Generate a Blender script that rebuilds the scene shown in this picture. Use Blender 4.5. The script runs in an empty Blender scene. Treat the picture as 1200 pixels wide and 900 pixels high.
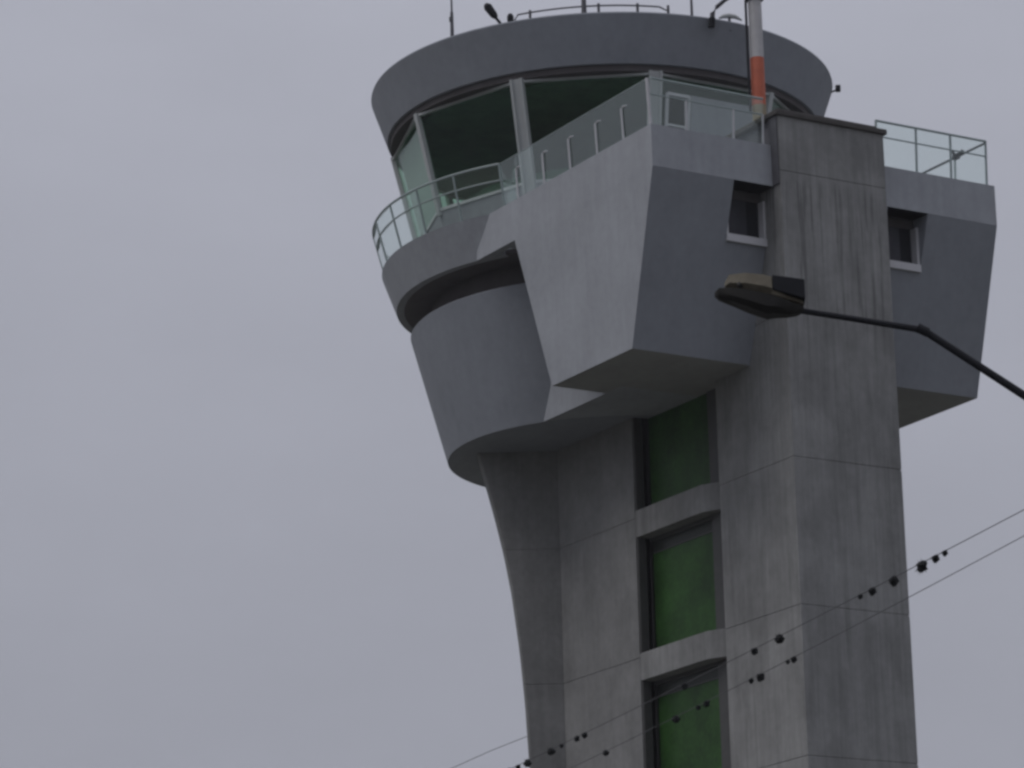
import bpy, bmesh, math, random
from mathutils import Vector, Matrix
random.seed(7)
R = math.radians
scene = bpy.context.scene
col = scene.collection

# ------------------------------------------------------------------ camera
CAM_LOC = Vector((0.0, -80.6257, 1.6))
cam_r = Vector((0.999059228, 0.035623433, -0.024731145))
cam_u = Vector((0.033412065, -0.268746011, 0.962631402))
cam_f = Vector((-0.027645839, 0.962552104, 0.269683435))
cd = bpy.data.cameras.new("camera")
cam = bpy.data.objects.new("camera", cd); col.objects.link(cam)
M = Matrix(((cam_r.x, cam_u.x, -cam_f.x, CAM_LOC.x),
            (cam_r.y, cam_u.y, -cam_f.y, CAM_LOC.y),
            (cam_r.z, cam_u.z, -cam_f.z, CAM_LOC.z),
            (0, 0, 0, 1)))
cam.matrix_world = M
cd.sensor_fit = 'HORIZONTAL'; cd.sensor_width = 36.0
cd.lens = 4200.0 / 1200.0 * 36.0
cd.clip_start = 0.1; cd.clip_end = 10000
scene.camera = cam

# ------------------------------------------------------------------ sky: overcast deck over a Nishita sky
SUN_EL, SUN_AZ = R(58), R(-110)          # light comes from the left, a little from the front
world = bpy.data.worlds.new("World"); scene.world = world
world.use_nodes = True
nt = world.node_tree; nt.nodes.clear()
out = nt.nodes.new('ShaderNodeOutputWorld')
mixs = nt.nodes.new('ShaderNodeMixShader'); mixs.inputs[0].default_value = 0.9
bg1 = nt.nodes.new('ShaderNodeBackground'); bg1.inputs[1].default_value = 0.05
sky = nt.nodes.new('ShaderNodeTexSky'); sky.sky_type = 'NISHITA'; sky.sun_disc = False
sky.sun_elevation = SUN_EL
sky.sun_rotation = SUN_AZ
sky.dust_density = 4.0
bg2 = nt.nodes.new('ShaderNodeBackground'); bg2.inputs[1].default_value = 1.0
tc = nt.nodes.new('ShaderNodeTexCoord')
sep = nt.nodes.new('ShaderNodeSeparateXYZ')
ramp = nt.nodes.new('ShaderNodeMapRange')           # overcast: (1 + 2 sin e) / 3
ramp.inputs[1].default_value = 0.22; ramp.inputs[2].default_value = 1
ramp.inputs[3].default_value = 0.47; ramp.inputs[4].default_value = 1.0
mapn = nt.nodes.new('ShaderNodeMapping'); mapn.inputs[3].default_value = (1.0, 1.0, 2.0); mapn.inputs[1].default_value = (3.3, 1.7, .4)
noise = nt.nodes.new('ShaderNodeTexNoise'); noise.inputs['Scale'].default_value = 7.0
noise.inputs['Detail'].default_value = 5; noise.inputs['Roughness'].default_value = 0.55
nr = nt.nodes.new('ShaderNodeMapRange')
nr.inputs[1].default_value = 0.25; nr.inputs[2].default_value = 0.75
nr.inputs[3].default_value = 0.94; nr.inputs[4].default_value = 1.06
mul = nt.nodes.new('ShaderNodeMath'); mul.operation = 'MULTIPLY'
vm = nt.nodes.new('ShaderNodeVectorMath'); vm.operation = 'SCALE'
vm.inputs[0].default_value = (0.795, 0.813, 0.935)
L = nt.links.new
L(tc.outputs['Generated'], sep.inputs[0]); L(sep.outputs['Z'], ramp.inputs[0])
L(tc.outputs['Generated'], mapn.inputs[0]); L(mapn.outputs[0], noise.inputs['Vector'])
L(noise.outputs['Fac'], nr.inputs[0])
L(ramp.outputs[0], mul.inputs[0]); L(nr.outputs[0], mul.inputs[1])
L(mul.outputs[0], vm.inputs['Scale']); L(vm.outputs[0], bg2.inputs[0])
L(sky.outputs[0], bg1.inputs[0])
L(bg1.outputs[0], mixs.inputs[1]); L(bg2.outputs[0], mixs.inputs[2]); L(mixs.outputs[0], out.inputs[0])

sd = bpy.data.lights.new("sun", 'SUN'); sd.energy = 0.95; sd.angle = R(28); sd.color = (1.0, 0.96, 0.93)
sun = bpy.data.objects.new("sun", sd); col.objects.link(sun)
ldir = Vector((math.sin(SUN_AZ) * math.cos(SUN_EL), math.cos(SUN_AZ) * math.cos(SUN_EL), math.sin(SUN_EL)))
sun.location = ldir * 120
sun.rotation_euler = (-ldir).to_track_quat('-Z', 'Y').to_euler()

vs = scene.view_settings
scene.display_settings.display_device = 'sRGB'
vs.view_transform = 'Standard'; vs.look = 'None'; vs.gamma = 1.0; vs.use_curve_mapping = False
vs.exposure = 0.0
scene.render.engine = 'CYCLES'
scene.cycles.pixel_filter_type = 'BLACKMAN_HARRIS'
scene.cycles.filter_width = 2.9            # soft phone optics
scene.cycles.max_bounces = 8; scene.cycles.transparent_max_bounces = 16

# ------------------------------------------------------------------ materials
def base_mat(name):
    m = bpy.data.materials.new(name); m.use_nodes = True
    n = m.node_tree.nodes; b = n['Principled BSDF']
    return m, m.node_tree, b

def surface_mat(name, c, rough=0.8, var=0.12, scale=1.5, streak=0.0, streak_scale=8.0, bump=0.0, bump_scale=40, spec=0.3, stain=0.0):
    """plaster / concrete / metal: base colour with mottling, vertical streaks, optional stains and a fine bump"""
    m, t, b = base_mat(name)
    b.inputs['Roughness'].default_value = rough
    b.inputs['Specular IOR Level'].default_value = spec
    tc = t.nodes.new('ShaderNodeTexCoord')
    def noise(sc, mapping, det=4, ro=0.6):
        mp = t.nodes.new('ShaderNodeMapping'); mp.inputs[3].default_value = mapping
        t.links.new(tc.outputs['Object'], mp.inputs[0])
        nz = t.nodes.new('ShaderNodeTexNoise'); nz.inputs['Scale'].default_value = sc
        nz.inputs['Detail'].default_value = det; nz.inputs['Roughness'].default_value = ro
        t.links.new(mp.outputs[0], nz.inputs['Vector'])
        return nz
    def rng(sock, lo, hi, a=0.3, z=0.7):
        r = t.nodes.new('ShaderNodeMapRange')
        r.inputs[1].default_value = a; r.inputs[2].default_value = z
        r.inputs[3].default_value = lo; r.inputs[4].default_value = hi
        t.links.new(sock, r.inputs[0]); return r.outputs[0]
    def times(a, bb):
        q = t.nodes.new('ShaderNodeMath'); q.operation = 'MULTIPLY'
        t.links.new(a, q.inputs[0]); t.links.new(bb, q.inputs[1]); return q.outputs[0]
    f = rng(noise(scale, (1, 1, 1)).outputs['Fac'], 1 - var, 1 + var)
    f = times(f, rng(noise(scale * 9, (1, 1, 1), 3).outputs['Fac'], 1 - var * .6, 1 + var * .6))
    if streak:
        f = times(f, rng(noise(streak_scale, (1, 1, 0.045), 4, .7).outputs['Fac'], 1 - streak, 1 + streak * .7))
    if stain:
        s = noise(0.9, (1, 1, 0.35), 5, .65)
        f = times(f, rng(s.outputs['Fac'], 1 - stain, 1.0, .33, .5))
    v = t.nodes.new('ShaderNodeVectorMath'); v.operation = 'SCALE'
    v.inputs[0].default_value = c
    t.links.new(f, v.inputs['Scale']); t.links.new(v.outputs[0], b.inputs['Base Color'])
    if bump:
        bp = t.nodes.new('ShaderNodeBump'); bp.inputs['Strength'].default_value = bump
        bp.inputs['Distance'].default_value = 0.01
        t.links.new(noise(bump_scale, (1, 1, .4), 4).outputs['Fac'], bp.inputs['Height'])
        t.links.new(bp.outputs[0], b.inputs['Normal'])
    return m

def board_concrete(name, c, boards=7.0, amount=.1):
    """fair-faced concrete with vertical board marks, run-off streaks and bug holes"""
    m = surface_mat(name, c, .88, .13, .8, .09, 6.0, .5, 30, .25, .18)
    return m

def glass_mat(name, tint, gloss=1.0, ior=1.5, rough=0.02):
    """thin sheet glass: tinted see-through plus a Fresnel reflection"""
    m = bpy.data.materials.new(name); m.use_nodes = True
    t = m.node_tree; t.nodes.clear()
    o = t.nodes.new('ShaderNodeOutputMaterial'); mx = t.nodes.new('ShaderNodeMixShader')
    tr = t.nodes.new('ShaderNodeBsdfTransparent'); tr.inputs[0].default_value = (*tint, 1)
    gl = t.nodes.new('ShaderNodeBsdfGlossy'); gl.inputs['Roughness'].default_value = rough
    gl.inputs[0].default_value = (.95, 1, .98, 1)
    lw = t.nodes.new('ShaderNodeLayerWeight'); lw.inputs[0].default_value = .5
    pw = t.nodes.new('ShaderNodeMath'); pw.operation = 'POWER'; pw.inputs[1].default_value = 5.0
    k = t.nodes.new('ShaderNodeMath'); k.operation = 'MULTIPLY_ADD'; k.use_clamp = True
    k.inputs[1].default_value = gloss * .96; k.inputs[2].default_value = gloss * .04
    t.links.new(lw.outputs['Facing'], pw.inputs[0]); t.links.new(pw.outputs[0], k.inputs[0]); t.links.new(k.outputs[0], mx.inputs[0])
    t.links.new(tr.outputs[0], mx.inputs[1]); t.links.new(gl.outputs[0], mx.inputs[2]); t.links.new(mx.outputs[0], o.inputs[0])
    return m

MAT = {}
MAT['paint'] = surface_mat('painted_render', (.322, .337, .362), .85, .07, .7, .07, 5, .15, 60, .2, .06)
MAT['darker_grey'] = surface_mat('darker_grey_render', (.248, .264, .293), .8, .07, .6, .05, 4, .1, 60, .25, .05)  # darker grey than painted_render, for drum, roof ring and near box face
MAT['soffit'] = surface_mat('soffit_render', (.30, .305, .30), .9, .08, .7, 0, 5, .1, 50, .2, .1)
MAT['concrete'] = board_concrete('fair_faced_concrete', (.203, .204, .202))
MAT['pier'] = surface_mat('board_marked_concrete', (.248, .250, .247), .88, .10, .8, .15, 9.0, .5, 30, .25, .18)
MAT['shade'] = surface_mat('soffit_shade_colour', (.13, .12, .125), .9, .1, 2)  # balcony underside, soffit shade put into the base colour
def add_board_marks(m):
    t = m.node_tree; b = t.nodes['Principled BSDF']
    src = b.inputs['Base Color'].links[0].from_socket
    tc = t.nodes.new('ShaderNodeTexCoord')
    def nz(sc, mp_, det):
        mp = t.nodes.new('ShaderNodeMapping'); mp.inputs[3].default_value = mp_
        n = t.nodes.new('ShaderNodeTexNoise'); n.inputs['Scale'].default_value = sc; n.inputs['Detail'].default_value = det
        t.links.new(tc.outputs['Object'], mp.inputs[0]); t.links.new(mp.outputs[0], n.inputs['Vector']); return n.outputs['Fac']
    def mr(s, a, z, lo, hi):
        r = t.nodes.new('ShaderNodeMapRange'); r.interpolation_type = 'SMOOTHSTEP'
        for i, v_ in enumerate((a, z, lo, hi)): r.inputs[i + 1].default_value = v_
        t.links.new(s, r.inputs[0]); return r.outputs[0]
    def op(o, a, c):
        q = t.nodes.new('ShaderNodeMath'); q.operation = o
        t.links.new(a, q.inputs[0])
        if isinstance(c, float): q.inputs[1].default_value = c
        else: t.links.new(c, q.inputs[1])
        return q.outputs[0]
    lines = mr(nz(14.0, (1, 1, .03), 2), .53, .64, 0, 1)           # narrow dark board joints
    lines = op('MULTIPLY', lines, mr(nz(1.6, (1, 1, .5), 3), .36, .54, .45, 1))
    sep = t.nodes.new('ShaderNodeSeparateXYZ'); t.links.new(tc.outputs['Object'], sep.inputs[0])
    hi = op('MULTIPLY', mr(sep.outputs['Z'], 22.6, 23.6, .25, 1), mr(sep.outputs['Z'], 25.9, 26.2, 1, .12))
    f = op('SUBTRACT', op('MULTIPLY', op('MULTIPLY', lines, hi), -.36), -1.0)
    blot = mr(nz(1.1, (1, 1, .8), 6), .34, .66, .88, 1.09)
    v = t.nodes.new('ShaderNodeVectorMath'); v.operation = 'SCALE'
    t.links.new(src, v.inputs[0]); t.links.new(op('MULTIPLY', f, blot), v.inputs['Scale']); t.links.new(v.outputs[0], b.inputs['Base Color'])
add_board_marks(MAT['pier'])
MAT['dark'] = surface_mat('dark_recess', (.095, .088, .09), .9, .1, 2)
MAT['cap'] = surface_mat('dark_bitumen', (.075, .07, .067), .9, .15, 3)
MAT['frame'] = surface_mat('pale_metal_frame', (.42, .44, .44), .5, .04, 3, spec=.4)
MAT['white'] = surface_mat('white_window_frame', (.50, .50, .52), .55, .05, 3, spec=.4)
MAT['rail'] = surface_mat('galvanised_rail', (.30, .36, .36), .5, .06, 5, spec=.45)
MAT['darkframe'] = surface_mat('dark_window_frame', (.065, .065, .063), .5, .1, 5)
MAT['cab_glass'] = glass_mat('green_tinted_cab_glass', (.80, .89, .83), .55, 1.5)
MAT['pale_panel'] = surface_mat('pale_panel_surface', (.52, .51, .53), .9, .05, 2)
MAT['rail_glass'] = glass_mat('railing_glass', (.945, .985, .97), 1.6, 1.5, .05)
MAT['interior'] = surface_mat('cab_interior', (.09, .17, .125), .9, .2, 1.5)
def glossy_pane(name, c, rough, var):
    m = surface_mat(name, c, rough, var, 1.2, .1, 3, spec=.14); return m
MAT['green'] = glossy_pane('dark_green_glass', (.024, .072, .014), .38, .35)
MAT['greypane'] = glossy_pane('smoke_grey_glass', (.032, .036, .031), .3, .15)
MAT['boxpane'] = glossy_pane('dark_blind_glass', (.050, .050, .060), .35, .15)
MAT['mast_white'] = surface_mat('weathered_white_paint', (.45, .445, .45), .6, .10, 3, .1, 8)
MAT['mast_red'] = surface_mat('faded_red_paint', (.47, .125, .07), .6, .12, 3, .1, 8)
MAT['mast_base'] = surface_mat('weathered_primer', (.26, .22, .15), .7, .15, 5)
MAT['black'] = surface_mat('black_metal', (.014, .015, .019), .7, .15, 6, spec=.2)
MAT['wire'] = surface_mat('weathered_wire', (.10, .10, .105), .8, .1, 6)
MAT['grey_metal'] = surface_mat('grey_metal', (.09, .09, .10), .6, .12, 6)
MAT['lamp_top'] = surface_mat('weathered_beige_housing', (.115, .102, .075), .7, .18, 9, .1, 14)
MAT['lamp_bowl'] = surface_mat('dirty_dark_bowl', (.016, .015, .013), .55, .2, 12, spec=.25)
MAT['clump'] = surface_mat('dark_fibres', (.012, .013, .014), .95, .3, 30)
MAT['ground'] = surface_mat('dry_grass_and_earth', (.115, .113, .095), .95, .35, .08)
MAT['asphalt'] = surface_mat('asphalt', (.05, .05, .052), .92, .15, .4)

# ------------------------------------------------------------------ helpers
def link(name, bm, mat, parent=None, smooth=32):
    bmesh.ops.remove_doubles(bm, verts=bm.verts, dist=1e-6)
    bmesh.ops.recalc_face_normals(bm, faces=bm.faces)
    if smooth:
        for f in bm.faces: f.smooth = True
        for e in bm.edges:
            if len(e.link_faces) == 2:
                e.smooth = e.calc_face_angle(0) < R(smooth)
    me = bpy.data.meshes.new(name); bm.to_mesh(me); bm.free()
    for mm in (mat if isinstance(mat, (list, tuple)) else [mat]): me.materials.append(mm)
    o = bpy.data.objects.new(name, me); col.objects.link(o)
    if parent: o.parent = parent
    return o

def tag(o, label, cat, group=None, kind=None):
    if label: o['label'] = label
    if cat: o['category'] = cat
    if group: o['group'] = group
    if kind: o['kind'] = kind
    return o

def empty(name, loc=(0, 0, 0), rz=0):
    o = bpy.data.objects.new(name, None); col.objects.link(o)
    o.empty_display_size = .3
    o.location = loc; o.rotation_euler = (0, 0, rz); return o

def box(bm, x0, x1, y0, y1, z0, z1, bevel=0):
    c = [bm.verts.new((x, y, z)) for z in (z0, z1) for (x, y) in ((x0, y0), (x1, y0), (x1, y1), (x0, y1))]
    F = [(3, 2, 1, 0), (4, 5, 6, 7), (0, 1, 5, 4), (1, 2, 6, 5), (2, 3, 7, 6), (3, 0, 4, 7)]
    fs = [bm.faces.new([c[i] for i in f]) for f in F]
    if bevel:
        es = list({e for f in fs for e in f.edges})
        bmesh.ops.bevel(bm, geom=es, offset=bevel, segments=1, affect='EDGES', profile=.5)

def loft(bm, loops, caps=True):
    rows = [[bm.verts.new(p) for p in lp] for lp in loops]
    n = len(rows[0])
    for a, b in zip(rows, rows[1:]):
        for i in range(n):
            j = (i + 1) % n
            bm.faces.new((a[i], a[j], b[j], b[i]))
    if caps:
        bm.faces.new(rows[0][::-1]); bm.faces.new(rows[-1])
    return rows

def inset_poly(poly, d):
    """offset a convex CCW polygon inwards"""
    n = len(poly); out = []
    for i in range(n):
        p0, p1, p2 = Vector(poly[i - 1]), Vector(poly[i]), Vector(poly[(i + 1) % n])
        e1 = (p1 - p0).normalized(); e2 = (p2 - p1).normalized()
        n1 = Vector((-e1.y, e1.x)); n2 = Vector((-e2.y, e2.x))
        k = d / max(1e-3, 1 + n1.dot(n2))
        out.append(tuple(p1 + (n1 + n2) * k))
    return out

def grooved(bm, poly, z0, z1, joints, g=.011, w=.02):
    """prism whose horizontal construction joints are real grooves"""
    lv = [(z0, 0)]
    for j in sorted(joints):
        if z0 + .1 < j < z1 - .1:
            lv += [(j - w, 0), (j - w * .6, g), (j + w * .6, g), (j + w, 0)]
    lv.append((z1, 0))
    loops = []
    for z, d in lv:
        q = inset_poly(poly, d) if d else poly
        loops.append([(x, y, z) for x, y in q])
    loft(bm, loops)

def lathe(bm, prof, n=144, a0=0, a1=2 * math.pi, closed_prof=True, cap_ends=True):
    full = abs(a1 - a0 - 2 * math.pi) < 1e-6
    k = n if full else n + 1
    rings = []
    for i in range(k):
        a = a0 + (a1 - a0) * i / n
        rings.append([bm.verts.new((r * math.cos(a), r * math.sin(a), z)) for r, z in prof])
    m = len(prof)
    for i in range(n):
        A, B = rings[i], rings[(i + 1) % k]
        for j in range(m if closed_prof else m - 1):
            jj = (j + 1) % m
            bm.faces.new((A[j], B[j], B[jj], A[jj]))
    if not full and cap_ends:
        bm.faces.new(rings[0]); bm.faces.new(rings[-1][::-1])

def tube(bm, pts, r, n=8, caps=True):
    pts = [Vector(p) for p in pts]
    rs = r if isinstance(r, (list, tuple)) else [r] * len(pts)
    rows = []
    for i, p in enumerate(pts):
        d = (pts[min(i + 1, len(pts) - 1)] - pts[max(i - 1, 0)]).normalized()
        ref = Vector((0, 0, 1)) if abs(d.z) < .9 else Vector((1, 0, 0))
        s = d.cross(ref).normalized(); t = s.cross(d)
        rows.append([p + (s * math.cos(2 * math.pi * k / n) + t * math.sin(2 * math.pi * k / n)) * rs[i] for k in range(n)])
    loft(bm, rows, caps)

def slab_between(bm, p, q, z0, z1, th):
    """thin upright sheet from p to q (each given as bottom (x,y) and top (x,y))"""
    (pb, pt), (qb, qt) = p, q
    d = Vector((qb[0] - pb[0], qb[1] - pb[1])).normalized(); nn = Vector((-d.y, d.x)) * th / 2
    lo = [(pb[0] + nn.x, pb[1] + nn.y, z0), (pb[0] - nn.x, pb[1] - nn.y, z0), (qb[0] - nn.x, qb[1] - nn.y, z0), (qb[0] + nn.x, qb[1] + nn.y, z0)]
    hi = [(pt[0] + nn.x, pt[1] + nn.y, z1), (pt[0] - nn.x, pt[1] - nn.y, z1), (qt[0] - nn.x, qt[1] - nn.y, z1), (qt[0] + nn.x, qt[1] + nn.y, z1)]
    loft(bm, [lo, hi])

# ------------------------------------------------------------------ ground
bm = bmesh.new()
v = [bm.verts.new(p) for p in ((-3000, -3000, 0), (3000, -3000, 0), (3000, 3000, 0), (-3000, 3000, 0))]
bm.faces.new(v)
tag(link('ground', bm, MAT['ground'], None, 0), None, None, None, 'structure')
bm = bmesh.new()
v = [bm.verts.new(p) for p in ((-200, -62, .004), (200, -62, .004), (200, -34, .004), (-200, -34, .004))]
bm.faces.new(v)
tag(link('road', bm, MAT['asphalt'], None, 0), None, None, None, 'structure')

# unseen ridge added to darken the horizon in the cab glass and on tilted faces
MAT['horizon_blocker'] = surface_mat('blocker_dark_green', (.045, .060, .040), .95, .35, .01)
bm = bmesh.new(); rh = random.Random(5); N = 180
ph = [rh.uniform(0, 6.28) for _ in range(6)]
def ridge(a): return 150 + 28 * math.sin(3 * a + ph[0]) + 20 * math.sin(7 * a + ph[1]) + 12 * math.sin(17 * a + ph[2]) + 7 * math.sin(41 * a + ph[3])
rings = []
for rad, k in ((2050, 0), (2300, .45), (2600, 1.0), (2900, .8)):
    rings.append([bm.verts.new((rad * math.cos(2 * math.pi * i / N), rad * math.sin(2 * math.pi * i / N), -1 + k * ridge(2 * math.pi * i / N))) for i in range(N)])
for A, B in zip(rings, rings[1:]):
    for i in range(N):
        bm.faces.new((A[i], B[i], B[(i + 1) % N], A[(i + 1) % N]))
tag(link('horizon_blocker', bm, MAT['horizon_blocker'], None, 60), None, None, None, 'structure')

# ------------------------------------------------------------------ control tower
# local axes of the tower: x = a (towards the near right), y = b (towards the far right)
TH = -0.9997676
tower = empty('control_tower', (0, 0, 0), TH)
tag(tower, 'grey concrete airport control tower with round glazed cab and boxy balcony', 'control tower')
def loc(wx, wy):            # world (x, y) -> tower local (a, b)
    c, s = math.cos(-TH), math.sin(-TH)
    return (c * wx - s * wy, s * wx + c * wy)
Z0, ZP, ZT = 22.30, 25.93, 26.85
PB0, PB1 = -1.60, 1.14                    # faces of the long concrete shaft
JOINTS = [16.86 + 3.12 * k for k in range(-5, 4)]

# shaft: rear block, thin web behind the window slot
bm = bmesh.new()
grooved(bm, [(.10, PB0), (3.28, PB0), (3.28, PB1), (.10, PB1)], 0, 25.9, JOINTS)
box(bm, 3.28, 6.62, -.55, PB1 - .003, 0, 25.88)
link('shaft', bm, MAT['concrete'], tower, 0)

# tall pier at the near end, rising past the balcony
bm = bmesh.new()
grooved(bm, [(6.62, PB0), (9.40, PB0 - .02), (9.40, PB1), (6.62, PB1)], 0, 26.04, JOINTS[:-1])
grooved(bm, [(9.08, PB0), (9.40, PB0 - .02), (9.40, PB1), (9.08, PB1)], 26.04, 27.45, JOINTS)
link('pier', bm, MAT['pier'], tower, 0)
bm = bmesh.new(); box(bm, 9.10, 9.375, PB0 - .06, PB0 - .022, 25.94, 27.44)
link('shadow_gap_strip', bm, MAT['grey_metal'], tower, 0)  # dark strip added to stand in for the shadow gap beside the pier
bm = bmesh.new()
box(bm, 6.50, 9.46, PB0 - .10, PB1 + .08, 27.452, 27.57, .015)
box(bm, 6.70, 9.30, PB0 + .06, PB1 - .10, 27.40, 27.66)
link('pier_cap', bm, MAT['cap'], tower)
bm = bmesh.new()
box(bm, 6.75, 9.075, PB0 + .02, PB1 - .03, 26.045, 27.45, .01)
link('plant_cabinet', bm, MAT['grey_metal'], tower)

# flared fin on the far left of the shaft
prof = [(0, 2.02), (9, 2.03), (12.0, 2.05), (13.7, 2.08), (15.16, 2.13), (16.5, 2.19), (17.68, 2.28), (19.08, 2.44), (20.09, 2.61), (20.8, 2.76), (21.51, 2.93), (22.0, 3.06), (22.302, 3.15)]
def fin_e(z):
    for (za, ea), (zb, eb) in zip(prof, prof[1:]):
        if za <= z <= zb: return ea + (eb - ea) * (z - za) / (zb - za)
    return prof[-1][1]
zs = sorted({0, 9, 22.302} | {round(9 + .35 * k, 3) for k in range(1, 38)})
lv = [(z, 0) for z in zs if min(abs(z - j) for j in JOINTS) > .06]
for j in JOINTS:
    if .2 < j < 22.2: lv += [(j - .02, 0), (j - .012, .008), (j + .012, .008), (j + .02, 0)]
lv.sort()
loops = []
for z, g in lv:
    e = fin_e(z) - g
    w = [(-1.262, -.905 + g), (-1.262 - .55 * (e - 1.262), -.955 + g), (-e + .06, -.985 + g), (-e + .015, -.95), (-e, -.80), (-e, -.40), (-e, .10), (-e + .03, .55), (-e + .3, .8), (-.6, 1.1), (-.45, .6), (-.6, -.2)]
    loops.append([(*loc(x, y), z) for x, y in w][::-1])
bm = bmesh.new(); loft(bm, loops)
link('flared_fin', bm, MAT['concrete'], tower, 0)

# window slot: beams, frames, panes
beam_tops = [20.17 - 3.20 * k for k in range(0, 6)]
for zt in beam_tops:
    bm = bmesh.new()
    pl = [(3.278, PB0 + .004), (5.90, PB0 + .004), (6.615, -1.22), (6.615, -.60), (3.278, -.60)]
    loft(bm, [[(x, y, zt - .61) for x, y in pl], [(x, y, zt) for x, y in pl]])
    bmesh.ops.bevel(bm, geom=[e for e in bm.edges], offset=.012, segments=1, affect='EDGES')
    link('spandrel_beam', bm, MAT['pier'], tower)
tops = [Z0 + .1] + [z - .61 for z in beam_tops[:-1]]
for k, (zt, zb) in enumerate(zip(tops, beam_tops)):
    x0, x1, y = 3.285, 6.615, -1.22
    bm = bmesh.new(); fw = .09
    fr = .82
    box(bm, x0, x0 + .05, PB0 + .03, y + .05, zb + .002, zt - .002)
    for a, b_, c, d in ((x0 + .05, x0 + fw, zb, zt), (x1 - fr, x1, zb, zt), (x0 + fw, x1 - fr, zt - fw, zt), (x0 + fw, x1 - fr, zb, zb + fw)):
        box(bm, a, b_, y - .05, y + .05, c + .002, d - .002)
    zs_ = zt - .34
    if k: box(bm, x0 + fw, x1 - fr, y - .015, y + .03, zs_ - .015, zs_ + .015)
    wf = link('shaft_window', bm, MAT['darkframe'], tower)
    bm = bmesh.new()
    box(bm, x0 + fw, x1 - fr, y + .0, y + .02, zb + fw, (zs_ - .015) if k else zt - fw)
    link('lower_pane' if k else 'pane', bm, MAT['green'], wf)
    if k:
        bm = bmesh.new()
        box(bm, x0 + fw, x1 - fr, y + .0, y + .02, zs_ + .015, zt - fw)
        link('upper_pane', bm, MAT['greypane'], wf)

# drum: tapered wall, set-back band under the balcony with its recess shadow in the colour
bm = bmesh.new()
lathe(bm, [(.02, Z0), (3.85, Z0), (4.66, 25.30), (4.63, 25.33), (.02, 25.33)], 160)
link('drum', bm, MAT['darker_grey'], tower)
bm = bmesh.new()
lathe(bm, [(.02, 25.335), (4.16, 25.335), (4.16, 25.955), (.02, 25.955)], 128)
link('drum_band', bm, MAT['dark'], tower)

# link wall between the drum and the box
bm = bmesh.new()
box(bm, .6, 5.4, -3.20, 3.20, Z0 + .003, 25.92)
link('link_wall', bm, MAT['paint'], tower)

# cantilevered box: tapered block with two window openings in its near face
BL0, BL1, BR0, BR1 = -4.68, -4.56, 4.33, 4.44       # left/right faces at the top and the bottom
def fa(z): return 9.15 - (ZP - z) * 1.2 / (ZP - Z0)
def ra(z): return 3.55 + (ZP - z) * 1.2 / (ZP - Z0)
def bl(z): return BL0 + (BL1 - BL0) * (ZP - z) / (ZP - Z0)
def br(z): return BR0 + (BR1 - BR0) * (ZP - z) / (ZP - Z0)
WINS = [(-2.64, -1.595), (1.36, 2.44)]
ZS, ZB = 24.69, Z0 + .006
bm = bmesh.new()
def bcols(z): return [bl(z), WINS[0][0], WINS[0][1], WINS[1][0], WINS[1][1], br(z)]
rows = [[bm.verts.new((fa(z), b, z)) for b in bcols(z)] for z in (ZB, ZS, ZP)]
for ri in range(2):
    for ci in range(5):
        if ri == 1 and ci in (1, 3): continue
        bm.faces.new((rows[ri][ci], rows[ri][ci + 1], rows[ri + 1][ci + 1], rows[ri + 1][ci]))
for (w0, w1), ci in zip(WINS, (1, 3)):                  # reveals
    A = 8.56
    q = [bm.verts.new((A, b, z)) for b, z in ((w0, ZS), (w1, ZS), (w1, ZP), (w0, ZP))]
    o = [rows[1][ci], rows[1][ci + 1], rows[2][ci + 1], rows[2][ci]]
    for i in range(4):
        bm.faces.new((o[i], o[(i + 1) % 4], q[(i + 1) % 4], q[i]))
    bm.faces.new(q)
back = [[bm.verts.new((ra(z), b, z)) for b in (bl(z), br(z))] for z in (ZB, ZP)]
bm.faces.new((back[0][1], back[0][0], back[1][0], back[1][1]))
bm.faces.new([rows[0][0], rows[1][0], rows[2][0], back[1][0], back[0][0]])
bm.faces.new([rows[2][5], rows[1][5], rows[0][5], back[0][1], back[1][1]])
bm.faces.new(rows[0][::-1] + [back[0][0], back[0][1]])
bm.faces.new(rows[2] + [back[1][1], back[1][0]])
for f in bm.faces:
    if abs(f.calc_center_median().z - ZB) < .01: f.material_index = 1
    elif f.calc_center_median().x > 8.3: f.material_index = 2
link('balcony_box', bm, [MAT['paint'], MAT['soffit'], MAT['darker_grey']], tower, 20)

for (w0, w1) in WINS:
    bm = bmesh.new(); fw = .07; a0, a1 = 8.565, 8.775
    zt = ZP - .22
    for b0, b1, z0, z1 in ((w0, w0 + fw, ZS + .17, zt), (w1 - fw, w1, ZS + .17, zt), (w0, w1, ZS + .004, ZS + .17)):
        box(bm, a0, a1 + (.03 if z1 < ZS + .2 else 0), b0 + .002, b1 - .002, z0, z1)
    wf = link('box_window', bm, MAT['white'], tower)
    bm = bmesh.new(); box(bm, 8.57, 8.585, w0 + fw, w1 - .38, ZS + .17, zt)
    link('blind_pane', bm, MAT['boxpane'], wf)
    bm = bmesh.new(); box(bm, 8.57, 8.575, w1 - .38, w1 - fw, ZS + .17, zt)
    link('open_pane', bm, MAT['black'], wf)
    bm = bmesh.new(); box(bm, 8.565, 8.60, w0 + .002, w1 - .002, zt + .002, ZP - .003)
    link('lintel', bm, MAT['dark'], wf)

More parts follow.
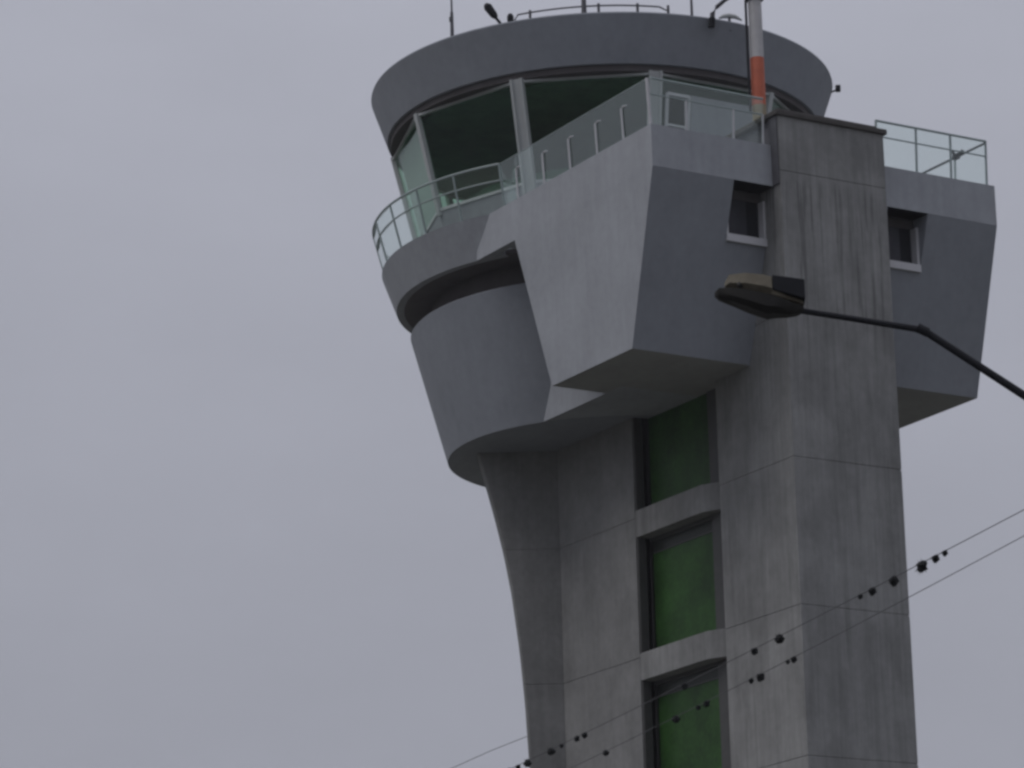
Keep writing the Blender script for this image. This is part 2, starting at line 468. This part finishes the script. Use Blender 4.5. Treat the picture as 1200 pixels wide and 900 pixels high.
# balcony floor and parapet (band round the box, curved band round the drum)
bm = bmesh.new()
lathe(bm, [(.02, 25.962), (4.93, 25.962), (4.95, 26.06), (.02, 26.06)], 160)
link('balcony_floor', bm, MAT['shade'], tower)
PT = .20
bm = bmesh.new()
box(bm, 1.9, 9.15, BL0, BL0 + PT, ZP, ZT)
box(bm, 1.9, 9.15, BR0 - PT, BR0, ZP, ZT)
box(bm, 9.15 - PT, 9.152, BL0 + PT, BR0 - PT, ZP + .001, ZT - .001)
box(bm, 3.0, 9.15 - PT, BL0 + PT, BR0 - PT, ZP + .002, 26.05)
bm2 = bm
link('box_parapet', bm, MAT['paint'], tower)
bm = bmesh.new()
aL = math.atan2(-4.60, 2.66); aR = math.atan2(BR0 - .1, 2.6)
lathe(bm, [(4.98, 25.95), (5.31, ZT - .004), (5.12, ZT - .004), (4.80, 25.95)], 110, aR, 2 * math.pi + aL)
link('curved_parapet', bm, MAT['paint'], tower)

# ---- cab: ten sloping panes between mullions
NP = 10
def cab_az(k): return -math.pi / 2 - R(22.0 + 36 * k) - TH       # local angle of mullion k (k=0: the thick one, to the left of centre)
ZC0, ZC1, RC0, RC1 = 27.70, 29.98, 4.47, 5.02
def cab_pt(k, z, dr=0):
    r = RC0 + (RC1 - RC0) * (z - ZC0) / (ZC1 - ZC0) + dr
    a = cab_az(k); return Vector((r * math.cos(a), r * math.sin(a), z))
bm = bmesh.new()
for z, r in ((0, 0),): pass
lo = [cab_pt(k, 26.055, .04) for k in range(NP)][::-1]; hi = [cab_pt(k, ZC0, .03) for k in range(NP)][::-1]
loft(bm, [[tuple(p) for p in lo], [tuple(p) for p in hi]])
link('cab_base_wall', bm, MAT['paint'], tower, 0)
bm = bmesh.new()
lathe(bm, [(.02, 29.90), (4.78, 29.90), (4.78, 29.97), (.02, 29.97)], 60)
link('cab_ceiling', bm, MAT['interior'], tower)
bm = bmesh.new()
lathe(bm, [(.02, 27.72), (4.2, 27.72), (4.2, 27.76), (.02, 27.76)], 60)
link('cab_desk', bm, MAT['interior'], tower)
bm = bmesh.new()
lathe(bm, [(2.6, 27.765), (3.75, 27.765), (3.55, 28.28), (2.9, 28.36), (2.6, 28.30)], 48)
link('sky_block_ring', bm, MAT['interior'], tower)  # dark ring added to block sky glimpses through the cab
bm = bmesh.new(); lathe(bm, [(.02, 27.77), (.55, 27.77), (.55, 29.89), (.02, 29.89)], 24)
link('cab_column', bm, MAT['interior'], tower)

def bar(bm, p, q, w, d, up=None):
    """rectangular bar from p to q, width w tangential, depth d radial"""
    p, q = Vector(p), Vector(q); mid = (p + q) / 2
    rad = Vector((mid.x, mid.y, 0)).normalized(); ax = (q - p).normalized()
    s = ax.cross(rad).normalized(); n = s.cross(ax).normalized()
    f = lambda o: [tuple(o + s * w / 2 * i + n * d / 2 * j) for i, j in ((-1, -1), (1, -1), (1, 1), (-1, 1))]
    loft(bm, [f(p), f(q)])
for k in range(NP):
    kk = (k + 1) % NP
    A0, B0, A1, B1 = cab_pt(k, ZC0), cab_pt(kk, ZC0), cab_pt(k, ZC1), cab_pt(kk, ZC1)
    bm = bmesh.new()
    u = .004
    def ins(P, Q, t): return P + (Q - P) * t
    za, zb = .06 / (ZC1 - ZC0), 1 - .06 / (ZC1 - ZC0)
    quad = [ins(A0, A1, za), ins(B0, B1, za), ins(B0, B1, zb), ins(A0, A1, zb)]
    nrm = (quad[1] - quad[0]).cross(quad[3] - quad[0]).normalized() * .008
    loft(bm, [[tuple(p - nrm) for p in quad], [tuple(p + nrm) for p in quad]])
    w = link('cab_window', bm, MAT['cab_glass'], tower, 0)
    bm = bmesh.new(); bar(bm, A0 + Vector((0, 0, .03)), B0 + Vector((0, 0, .03)), .07, .10)
    link('sill_rail', bm, MAT['frame'], w, 0)
    bm = bmesh.new(); bar(bm, A1 - Vector((0, 0, .03)), B1 - Vector((0, 0, .03)), .055, .10)
    link('head_rail', bm, MAT['frame'], w, 0)
    if k == 1:                        # pale panel set just inside the left-hand pane
        inn = (A0 + B0) / 2; inn = Vector((-inn.x, -inn.y, 0)).normalized() * .10
        q2 = [ins(A0, B0, .05) + inn, ins(A0, B0, .95) + inn, ins(A1, B1, .95) + inn, ins(A1, B1, .05) + inn]
        bm = bmesh.new(); nb = nrm * .4
        loft(bm, [[tuple(p - nb) for p in q2], [tuple(p + nb) for p in q2]])
        link('backing_panel', bm, MAT['pale_panel'], w, 0)
for k in range(NP):
    bm = bmesh.new()
    w = .30 if k in (0, 9) else .13
    if k in (0, 9):
        bar(bm, cab_pt(k, ZC0 - .9, .03), cab_pt(k, ZC1 + .02, .03), w - .12, .10)
        a = cab_az(k); t = Vector((-math.sin(a), math.cos(a), 0)) * (w / 2 - .03)
        bar(bm, cab_pt(k, ZC0 - .9, .05) + t, cab_pt(k, ZC1 + .02, .05) + t, .06, .16)
        bar(bm, cab_pt(k, ZC0 - .9, .05) - t, cab_pt(k, ZC1 + .02, .05) - t, .06, .16)
    else:
        bar(bm, cab_pt(k, ZC0 - .1, .02), cab_pt(k, ZC1 + .02, .02), w, .12)
    link('mullion', bm, MAT['frame'], tower, 0)

# access door and grey panel in the bay to the right of the near mullion
K = NP - 1
def bay(t, z, dr=0):      # point in bay 9 -> 8 (to the right), t from the near mullion
    P = cab_pt(NP - 1, z, dr) * (1 - t) + cab_pt(NP - 2, z, dr) * t
    return P
bm = bmesh.new()
fr_ = []
for t in (.10, .29): bar(bm, bay(t, 26.06, .10), bay(t, 29.55, .10), .075, .08)
bar(bm, bay(.10, 29.53, .10), bay(.29, 29.53, .10), .07, .08)
bar(bm, bay(.10, 28.85, .10), bay(.29, 28.85, .10), .05, .06)
door = link('cab_door', bm, MAT['white'], tower, 0)
bm = bmesh.new()
q = [bay(.12, 26.1, .085), bay(.27, 26.1, .085), bay(.27, 29.5, .085), bay(.12, 29.5, .085)]
nrm = (q[1] - q[0]).cross(q[3] - q[0]).normalized() * .012
loft(bm, [[tuple(p - nrm) for p in q], [tuple(p + nrm) for p in q]])
link('door_pane', bm, MAT['greypane'], door, 0)
bm = bmesh.new()
for t0, t1 in ((.315, .97),):
    q = [bay(t0, 26.1, .04), bay(t1, 26.1, .04), bay(t1, 29.6, .04), bay(t0, 29.6, .04)]
    nrm = (q[1] - q[0]).cross(q[3] - q[0]).normalized() * .04
    loft(bm, [[tuple(p - nrm) for p in q], [tuple(p + nrm) for p in q]])
link('wall_panel', bm, MAT['paint'], tower, 0)

# frieze and overhanging roof ring
bm = bmesh.new()
lathe(bm, [(4.55, 29.99), (5.045, 29.99), (5.06, 30.2), (4.55, 30.2)], 144)
link('frieze', bm, MAT['dark'], tower)
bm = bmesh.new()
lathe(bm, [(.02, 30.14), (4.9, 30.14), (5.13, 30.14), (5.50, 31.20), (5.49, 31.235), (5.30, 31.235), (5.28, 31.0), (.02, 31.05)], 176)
link('roof_ring', bm, MAT['darker_grey'], tower)

# ---- balcony railing
rail = empty('balcony_railing'); rail.parent = tower
def mesh_part(name, mat, parent, build, smooth=32):
    bm = bmesh.new(); build(bm); return link(name, bm, mat, parent, smooth)
H0, HM, HT = ZT - .02, 27.55, 27.90
# straight run along the left face, near face, right face; curved run round the drum
pB, pT = -4.60, -4.66
aS, aE = math.atan2(-4.66, 2.92), math.atan2(4.22, 3.0)
c0, s0 = math.cos(aS), math.sin(aS)
cend = ((5.22 * c0, 5.22 * s0), (5.50 * c0, 5.50 * s0))
leftrun = [cend] + [((a, pB), (a, pT)) for a in (3.66, 4.78, 5.86, 6.96, 8.00, 9.02)]
near1 = [((9.02, b), (9.07, b)) for b in (-4.60, -3.72, -2.52, -1.76)]
near2 = [((9.02, b), (9.07, b)) for b in (1.22, 2.30, 3.24, 4.22)]
right = [((a, 4.22), (a, 4.27)) for a in (9.02, 7.9, 6.8, 5.7, 4.6, 3.5)]
nA = 19
def cpt(i, n):
    a = aE + (aS + 2 * math.pi - aE) * i / n
    return ((5.22 * math.cos(a), 5.22 * math.sin(a)), (5.50 * math.cos(a), 5.50 * math.sin(a)))
curve = [cpt(i, nA) for i in range(nA + 1)]
def lerp2(p, t): return (p[0][0] + (p[1][0] - p[0][0]) * t, p[0][1] + (p[1][1] - p[0][1]) * t)
tm = (HM - H0) / (HT - H0)
def rail_line(name, pts, t, z, r, mat='rail'):
    mesh_part(name, MAT[mat], rail, lambda b: tube(b, [(*lerp2(p, t), z) for p in pts], r, 8))
def rail_posts(pts, t=1.0, mat='rail', r=.026):
    for p in pts:
        mesh_part('post', MAT[mat], rail, lambda b: tube(b, [(*lerp2(p, 0), H0), (*lerp2(p, t), H0 + (HT - H0) * t)], r, 8))
def rail_glass(pts):
    for p, q in zip(pts, pts[1:]):
        def g(b, p=p, q=q):
            f = .002
            def mixp(P, Q, t): return tuple(tuple(P[i][j] + (Q[i][j] - P[i][j]) * t for j in (0, 1)) for i in (0, 1))
            slab_between(b, mixp(p, q, f), mixp(p, q, 1 - f), H0, HT - .02, .012)
        mesh_part('glass_panel', MAT['rail_glass'], rail, g, 0)
fine = [cpt(i, nA * 4) for i in range(nA * 4 + 1)]
rail_line('top_rail', fine, 1, HT, .028); rail_line('mid_rail', fine, tm, HM, .02)
rail_posts(curve); rail_glass(curve)
# left run: frameless glass held by short pale posts with a hooked head
rail_glass(leftrun)
rail_line('top_rail', leftrun, 1, HT - .015, .012)
for p in leftrun[1:-1]:
    t = lerp2(p, tm); bt = lerp2(p, 0)
    mesh_part('post', MAT['white'], rail, lambda b: tube(b, [(bt[0], bt[1] - .02, H0), (t[0], t[1] - .02, HM), (t[0] + .05, t[1] - .01, HM + .035), (t[0] + .17, t[1] + .01, HM + .03)], [.024, .024, .02, .014], 8))
rail_posts(leftrun[-1:], 1, 'white', .035)
for run in (near1, near2):
    rail_line('top_rail', run, 1, HT, .028); rail_line('mid_rail', run, tm, HM, .018); rail_glass(run)
rail_posts(near1[1:], tm, 'white'); rail_posts(near2)
rail_line('top_rail', right, 1, HT - .01, .028, 'grey_metal'); rail_posts(right[1:])

# ---- roof railing (short curved run near the edge)
rr = empty('roof_railing'); rr.parent = tower
def rpt(az, r, z):
    a = -math.pi / 2 - R(az) - TH; return (r * math.cos(a), r * math.sin(a), z)
mesh_part('rail', MAT['grey_metal'], rr, lambda b: tube(b, [rpt(24.5, 4.72, 31.3), rpt(24, 4.7, 31.6)] + [rpt(23 - i, 4.7, 31.70) for i in range(0, 41)] + [rpt(-19.4, 4.7, 31.62), rpt(-20, 4.72, 31.05)], .02, 6))
for az in (19.4, 0, -10.8, -19.6):
    mesh_part('post', MAT['grey_metal'], rr, lambda b: tube(b, [rpt(az, 4.7, 31.03), rpt(az, 4.7, 31.75)], .035, 6))

# ------------------------------------------------------------------ things on the roof and the balcony
def stand(name, x, y, z, label, cat, group=None):
    e = empty(name, (x, y, z)); tag(e, label, cat, group); return e
RZ = 31.02
# whip antennas
ROOF_ANT = 'whip antennas on the roof'
def antenna(x, y, zb, h, r, label):
    e = stand('whip_antenna', x, y, zb, label, 'antenna', ROOF_ANT)
    mesh_part('base_tube', MAT['grey_metal'], e, lambda b: tube(b, [(0, 0, 0), (0, 0, h * .38)], [r * 1.9, r * 1.5], 8))
    mesh_part('whip', MAT['grey_metal'], e, lambda b: tube(b, [(0, 0, h * .37), (0, 0, h)], [r, r * .6], 8))
    return e
e = antenna(-3.36, -4.06, 31.2, 1.9, .024, 'thin whip antenna standing alone at the left edge of the round roof')
mesh_part('clamp', MAT['grey_metal'], e, lambda b: box(b, -.06, .03, -.04, .04, .50, .60))
antenna(-.33, -5.20, 31.2, 1.5, .034, 'thin antenna rising at the middle of the roof railing')
antenna(2.10, -4.80, 31.2, 1.5, .018, 'very thin antenna standing left of the bent bracket on the roof')

# floodlight arm leaning out to the left
e = stand('roof_floodlight', -2.20, -4.78, 31.2, 'dark floodlight on an arm leaning to the left over the roof edge', 'floodlight')
mesh_part('arm', MAT['black'], e, lambda b: tube(b, [(0, 0, 0), (-.04, 0, .14), (-.20, 0, .36)], .035, 8))
mesh_part('head', MAT['black'], e, lambda b: tube(b, [(-.12, 0, .27), (-.17, 0, .33), (-.31, 0, .54), (-.36, 0, .60)], [.05, .085, .10, .05], 10))
# small siren
e = stand('roof_siren', -2.0, -4.88, 31.2, 'small dark knob shaped beacon beside the leaning floodlight', 'beacon')
mesh_part('stem', MAT['black'], e, lambda b: tube(b, [(0, 0, 0), (0, 0, .12)], .03, 8))
mesh_part('dome', MAT['black'], e, lambda b: tube(b, [(0, 0, .10), (0, 0, .14), (0, 0, .25), (0, 0, .30), (0, 0, .32)], [.05, .075, .075, .05, .015], 12))
# camera on the right edge of the ring
e = stand('security_camera', 5.50, -.1, 31.1, 'tiny camera bracketed to the right edge of the round roof', 'camera')
mesh_part('bracket', MAT['black'], e, lambda b: tube(b, [(-.06, 0, 0), (.10, 0, .06)], .022, 8))
mesh_part('body', MAT['black'], e, lambda b: box(b, .07, .19, -.06, .06, .02, .17, .01))

# bent bracket between roof edge and mast
e = stand('bent_cable_bracket', 2.56, -4.8, 31.05, 'dark bent pipe bracket arching from the roof edge to the striped mast', 'bracket')
def br_pts(l): return [(x - 2.56, y + 4.8, z - 31.05) for x, y, z in l]
mesh_part('pipe', MAT['grey_metal'], e, lambda b: tube(b, br_pts([(2.54, -4.95, 31.06), (2.56, -4.97, 31.30), (2.66, -5.02, 31.44), (2.84, -5.1, 31.56), (3.05, -5.25, 31.64), (3.20, -5.6, 31.55), (3.27, -6.1, 31.30), (3.28, -6.6, 30.95)]), [.065, .06, .05, .045, .045, .045, .045, .045], 10))
mesh_part('foot', MAT['black'], e, lambda b: tube(b, br_pts([(2.52, -4.95, 30.98), (2.55, -4.97, 31.20)]), .075, 10))
e = stand('roof_dish', 2.95, -4.55, 31.05, 'pale low hump shaped dish on the roof behind the bent bracket', 'dish')
mesh_part('reflector', MAT['frame'], e, lambda b: tube(b, [(-.24, 0, .30), (-.14, 0, .34), (0, 0, .35), (.14, 0, .32), (.28, 0, .23)], [.02, .05, .06, .05, .02], 10))
mesh_part('stand', MAT['grey_metal'], e, lambda b: tube(b, [(0, 0, -.03), (0, 0, .33)], .03, 8))

# striped mast on the pier roof
mast = stand('striped_mast', 3.42, -7.0, 27.66, 'red and white striped mast standing on the dark pier cap', 'mast')
def seg(z0, z1, mat, r0, r1, name):
    mesh_part(name, mat, mast, lambda b: lathe(b, [(.01, z0), (r0, z0), (r1, z1), (.01, z1)], 24))
seg(0, .66, MAT['mast_base'], .155, .155, 'base_section')
seg(.663, 1.76, MAT['mast_red'], .150, .150, 'red_band')
seg(1.763, 4.2, MAT['mast_white'], .150, .148, 'white_band')
seg(4.203, 5.6, MAT['mast_red'], .148, .146, 'red_band')
mesh_part('flange', MAT['grey_metal'], mast, lambda b: (lathe(b, [(.10, -.0), (.25, -.0), (.25, .03), (.10, .03)], 20)))
mesh_part('cable', MAT['black'], mast, lambda b: tube(b, [(-.20, -.12, .5), (-.205, -.12, 1.6), (-.20, -.12, 3.0), (-.17, -.12, 3.6)], .028, 8))
mesh_part('clamp', MAT['grey_metal'], mast, lambda b: lathe(b, [(.152, 3.10), (.20, 3.12), (.20, 3.26), (.152, 3.28)], 20))
mesh_part('bracket', MAT['grey_metal'], mast, lambda b: tube(b, [(.12, 0, 3.16), (.20, -.02, 3.25), (.27, -.02, 3.42)], .05, 8))

# small fitting clamped to the side rail behind the right-hand glass
def w(a, b): return (a * math.cos(TH) - b * math.sin(TH), a * math.sin(TH) + b * math.cos(TH))
FA = 7.95
fx, fy = w(FA, 4.27)
e = stand('rail_floodlight', fx, fy, 27.90, 'small dark fitting clamped to the side handrail behind the glass right of the pier', 'floodlight')
e.rotation_euler = (0, 0, TH)
mesh_part('clamp', MAT['black'], e, lambda b: box(b, -.09, .09, -.05, .05, -.06, .06, .01))
mesh_part('arm', MAT['black'], e, lambda b: tube(b, [(-.02, 0, 0), (-.06, -.02, .10), (-.10, -.03, .16)], .035, 8))
mesh_part('head', MAT['black'], e, lambda b: tube(b, [(.05, -.02, .0), (.26, -.02, .02), (.30, -.02, .02)], [.05, .065, .03], 10))

# ------------------------------------------------------------------ street lamp in the foreground
LY = -50.6
lamp = empty('street_lamp', (4.75, LY, 0))
tag(lamp, 'old street lamp with dark bowl and pale top on a long bent arm', 'street lamp')
def lx(x, z, y=0): return (x - 4.75, y, z)
mesh_part('pole', MAT['black'], lamp, lambda b: tube(b, [(0, 0, 0), (0, 0, 4.5), (0, 0, 8.85), lx(4.68, 8.96), lx(4.55, 9.08)], [.09, .075, .055, .05, .042], 12))
mesh_part('arm', MAT['black'], lamp, lambda b: tube(b, [lx(4.6, 9.04), lx(3.56, 9.76), lx(2.77, 10.345), lx(2.66, 10.39), lx(2.1, 10.505), lx(1.62, 10.60)], [.040, .037, .034, .030, .027, .026], 12))
mesh_part('arm_collar', MAT['black'], lamp, lambda b: tube(b, [lx(2.77, 10.35), lx(2.68, 10.40)], .043, 12))
hd = []
def section(x, zb, zt, w_, wt=None):
    wt = wt or w_
    return [(x - 4.75, -w_ / 2, zb + (zt - zb) * .35), (x - 4.75, -w_ * .32, zb), (x - 4.75, w_ * .32, zb), (x - 4.75, w_ / 2, zb + (zt - zb) * .35), (x - 4.75, wt / 2, zt), (x - 4.75, -wt / 2, zt)]
def bowl(b):
    loft(b, [section(.93, 10.745, 10.775, .05), section(.97, 10.715, 10.80, .15), section(1.08, 10.675, 10.785, .24), section(1.22, 10.61, 10.755, .28),
             section(1.38, 10.545, 10.715, .28), section(1.44, 10.55, 10.70, .26), section(1.56, 10.545, 10.66, .18), section(1.64, 10.55, 10.635, .12), section(1.70, 10.575, 10.62, .07)])
mesh_part('bowl', MAT['lamp_bowl'], lamp, bowl, 40)
def top(b):
    loft(b, [section(1.02, 10.795, 10.85, .16, .12), section(1.06, 10.79, 10.915, .22, .16), section(1.20, 10.765, 10.925, .26, .18), section(1.36, 10.725, 10.905, .26, .18),
             section(1.43, 10.705, 10.885, .24, .16)])
mesh_part('top_housing', MAT['lamp_top'], lamp, top, 40)
mesh_part('neck', MAT['lamp_top'], lamp, lambda b: loft(b, [section(1.42, 10.70, 10.765, .20), section(1.56, 10.665, 10.715, .14), section(1.70, 10.625, 10.665, .09)]), 40)
def gear(b):
    q = [(1.435, 10.76), (1.715, 10.665), (1.715, 10.845), (1.435, 10.895)]
    loft(b, [[(x - 4.75, -.11, z) for x, z in q], [(x - 4.75, .11, z) for x, z in q]])
    bmesh.ops.bevel(b, geom=list(b.edges), offset=.008, segments=1, affect='EDGES')
mesh_part('gear_box', MAT['black'], lamp, gear, 0)
mesh_part('latch', MAT['lamp_bowl'], lamp, lambda b: tube(b, [(1.13 - 4.75, -.10, 10.80), (1.16 - 4.75, -.10, 10.82)], .03, 8))

# ------------------------------------------------------------------ overhead wires and the dark clumps on them
W1 = (Vector((3.63, -49.52, 9.0)), Vector((-1.19, -37.05, 9.0)))
W2 = (Vector((3.58, -49.78, 8.7)), Vector((-.20, -39.35, 8.7)))
def wpt(Wr, t):
    p = Wr[0] + (Wr[1] - Wr[0]) * t
    sag = .028 * 4 * t * (1 - t) if -.2 < t < 1.2 else .028 * 4 * t * (1 - t)
    return p - Vector((0, 0, sag))
def wire(Wr, r, label, t0=-1.3, t1=2.4):
    n = 60
    bm = bmesh.new(); o = wpt(Wr, .5)
    tube(bm, [wpt(Wr, t0 + (t1 - t0) * i / n) - o for i in range(n + 1)], r, 8)
    ob = link('overhead_wire', bm, MAT['wire'], None); ob.location = o
    tag(ob, label, 'wire', 'overhead wires'); return ob
wire(W1, .0045, 'upper overhead wire crossing in front of the shaft with most of the dark clumps')
wire(W2, .0041, 'lower overhead wire crossing in front of the shaft, parallel to the clump laden one')
bm = bmesh.new()
P3 = [Vector(p) for p in ((-1.95, .75, 16.10), (-2.15, .8, 16.02), (-3.09, 2.0, 15.90), (-4.09, 4.0, 15.86), (-5.23, 6.0, 15.84), (-7.5, 10, 15.85), (-12, 18, 16.0))]
tube(bm, [p - P3[0] for p in P3], .008, 8)
o3 = link('overhead_wire', bm, MAT['grey_metal']); o3.location = P3[0]
tag(o3, 'faint thin wire in the sky running left from the flared side of the shaft', 'wire', 'overhead wires')

def clump_mesh(seed, elong=1.0):
    rnd = random.Random(seed); bm = bmesh.new()
    bmesh.ops.create_icosphere(bm, subdivisions=2, radius=.5)
    for v_ in bm.verts:
        v_.co *= .68 + .5 * rnd.random()
        v_.co.x *= elong
    for i in range(26):
        d = Vector((rnd.gauss(0, 1) * elong, rnd.gauss(0, 1), rnd.gauss(0, 1) - .35)).normalized()
        s = d.cross(Vector((rnd.random(), rnd.random(), rnd.random()))).normalized() * .07
        t = d.cross(s).normalized() * .05
        l = .5 + .3 * rnd.random()
        base = d * .25
        a = [bm.verts.new(base + s), bm.verts.new(base - s), bm.verts.new(base + t), bm.verts.new(d * l)]
        bm.faces.new((a[0], a[1], a[3])); bm.faces.new((a[1], a[2], a[3])); bm.faces.new((a[2], a[0], a[3]))
    bmesh.ops.recalc_face_normals(bm, faces=bm.faces)
    me = bpy.data.meshes.new('clump'); bm.to_mesh(me); bm.free(); me.materials.append(MAT['clump'])
    return me
CM = [clump_mesh(11), clump_mesh(12, 1.25), clump_mesh(13, 1.6)]
UP, LOW = W1, W2
CL = [  # wire, t, size, kind, label
 (UP, .1214, .050, 0, 'small dark clump on the upper wire, rightmost of all, against the sky'),
 (UP, .1364, .066, 0, 'wedge shaped dark clump second from the right against the sky'),
 (UP, .1586, .100, 1, 'largest dark clump hanging on the upper wire just right of the pier edge'),
 (UP, .2054, .085, 0, 'round dark clump on the upper wire just inside the pier right edge'),
 (UP, .2420, .070, 0, 'medium dark clump on the upper wire over the middle of the pier'),
 (UP, .2629, .045, 0, 'faint small clump on the upper wire left of the medium pier clump'),
 (UP, .4130, .082, 2, 'long dark clump on the upper wire over the pier left face'),
 (UP, .4621, .068, 0, 'dark clump on the upper wire just right of the window slot'),
 (UP, .6096, .066, 0, 'dark clump on the upper wire over the grey top of the lowest window'),
 (UP, .8463, .062, 0, 'right clump of a close pair on the upper wire, left of the lowest window'),
 (UP, .8660, .064, 1, 'left clump of a close pair on the upper wire, left of the lowest window'),
 (UP, .9060, .045, 0, 'faint small clump on the upper wire between the pair and the long clump'),
 (UP, .9331, .078, 2, 'long dark clump on the upper wire low on the flared fin'),
 (UP, .9982, .082, 2, 'long dark clump on the upper wire at the left edge of the fin'),
 (UP, 1.0244, .058, 0, 'small dark clump on the upper wire against the sky beside the fin'),
 (UP, 1.0486, .066, 2, 'lowest dark clump on the upper wire, at the bottom edge of the view'),
 (LOW, .4818, .058, 0, 'small dark clump on the lower wire, its rightmost, over the pier'),
 (LOW, .4963, .040, 0, 'faint tiny clump on the lower wire touching its rightmost clump'),
 (LOW, .5640, .078, 0, 'round dark clump on the lower wire just right of the window slot'),
 (LOW, .5879, .050, 0, 'small clump on the lower wire at the right edge of the window slot'),
 (LOW, .7052, .068, 1, 'dark clump on the lower wire over the right side of the lowest window'),
 (LOW, .7286, .050, 0, 'small clump left of the larger one on the lower wire inside the lowest window'),
 (LOW, .7909, .074, 2, 'long dark clump on the lower wire over the green lowest pane'),
 (LOW, 1.0011, .060, 2, 'faint long clump on the lower wire over the wall left of the lowest window'),
]
rnd = random.Random(3)
for Wr, t, s, kd, lab in CL:
    o = bpy.data.objects.new('wire_clump', CM[kd]); col.objects.link(o)
    o.location = wpt(Wr, t) - Vector((0, 0, s * .36))
    d = (Wr[1] - Wr[0]); o.rotation_euler = (rnd.uniform(-.3, .3), rnd.uniform(.0, .25), math.atan2(d.y, d.x))
    o.scale = (s * 1.15, s * 1.15, s * 1.25)
    tag(o, lab, 'clump', 'dark clumps on the overhead wires')

# ------------------------------------------------------------------ thin damp air between the camera, the tower and the added ridge
bm = bmesh.new(); box(bm, -3100, 3100, -3100, 3100, -2.0, 260)
hz = link('haze', bm, [], None, 0)
hm = bpy.data.materials.new('damp_air'); hm.use_nodes = True
t = hm.node_tree; t.nodes.clear()
o = t.nodes.new('ShaderNodeOutputMaterial'); pv = t.nodes.new('ShaderNodeVolumePrincipled')
pv.inputs['Color'].default_value = (.93, .95, 1, 1); pv.inputs['Density'].default_value = 0.00026
t.links.new(pv.outputs[0], o.inputs['Volume'])
hz.data.materials.append(hm)
hz['kind'] = 'stuff'
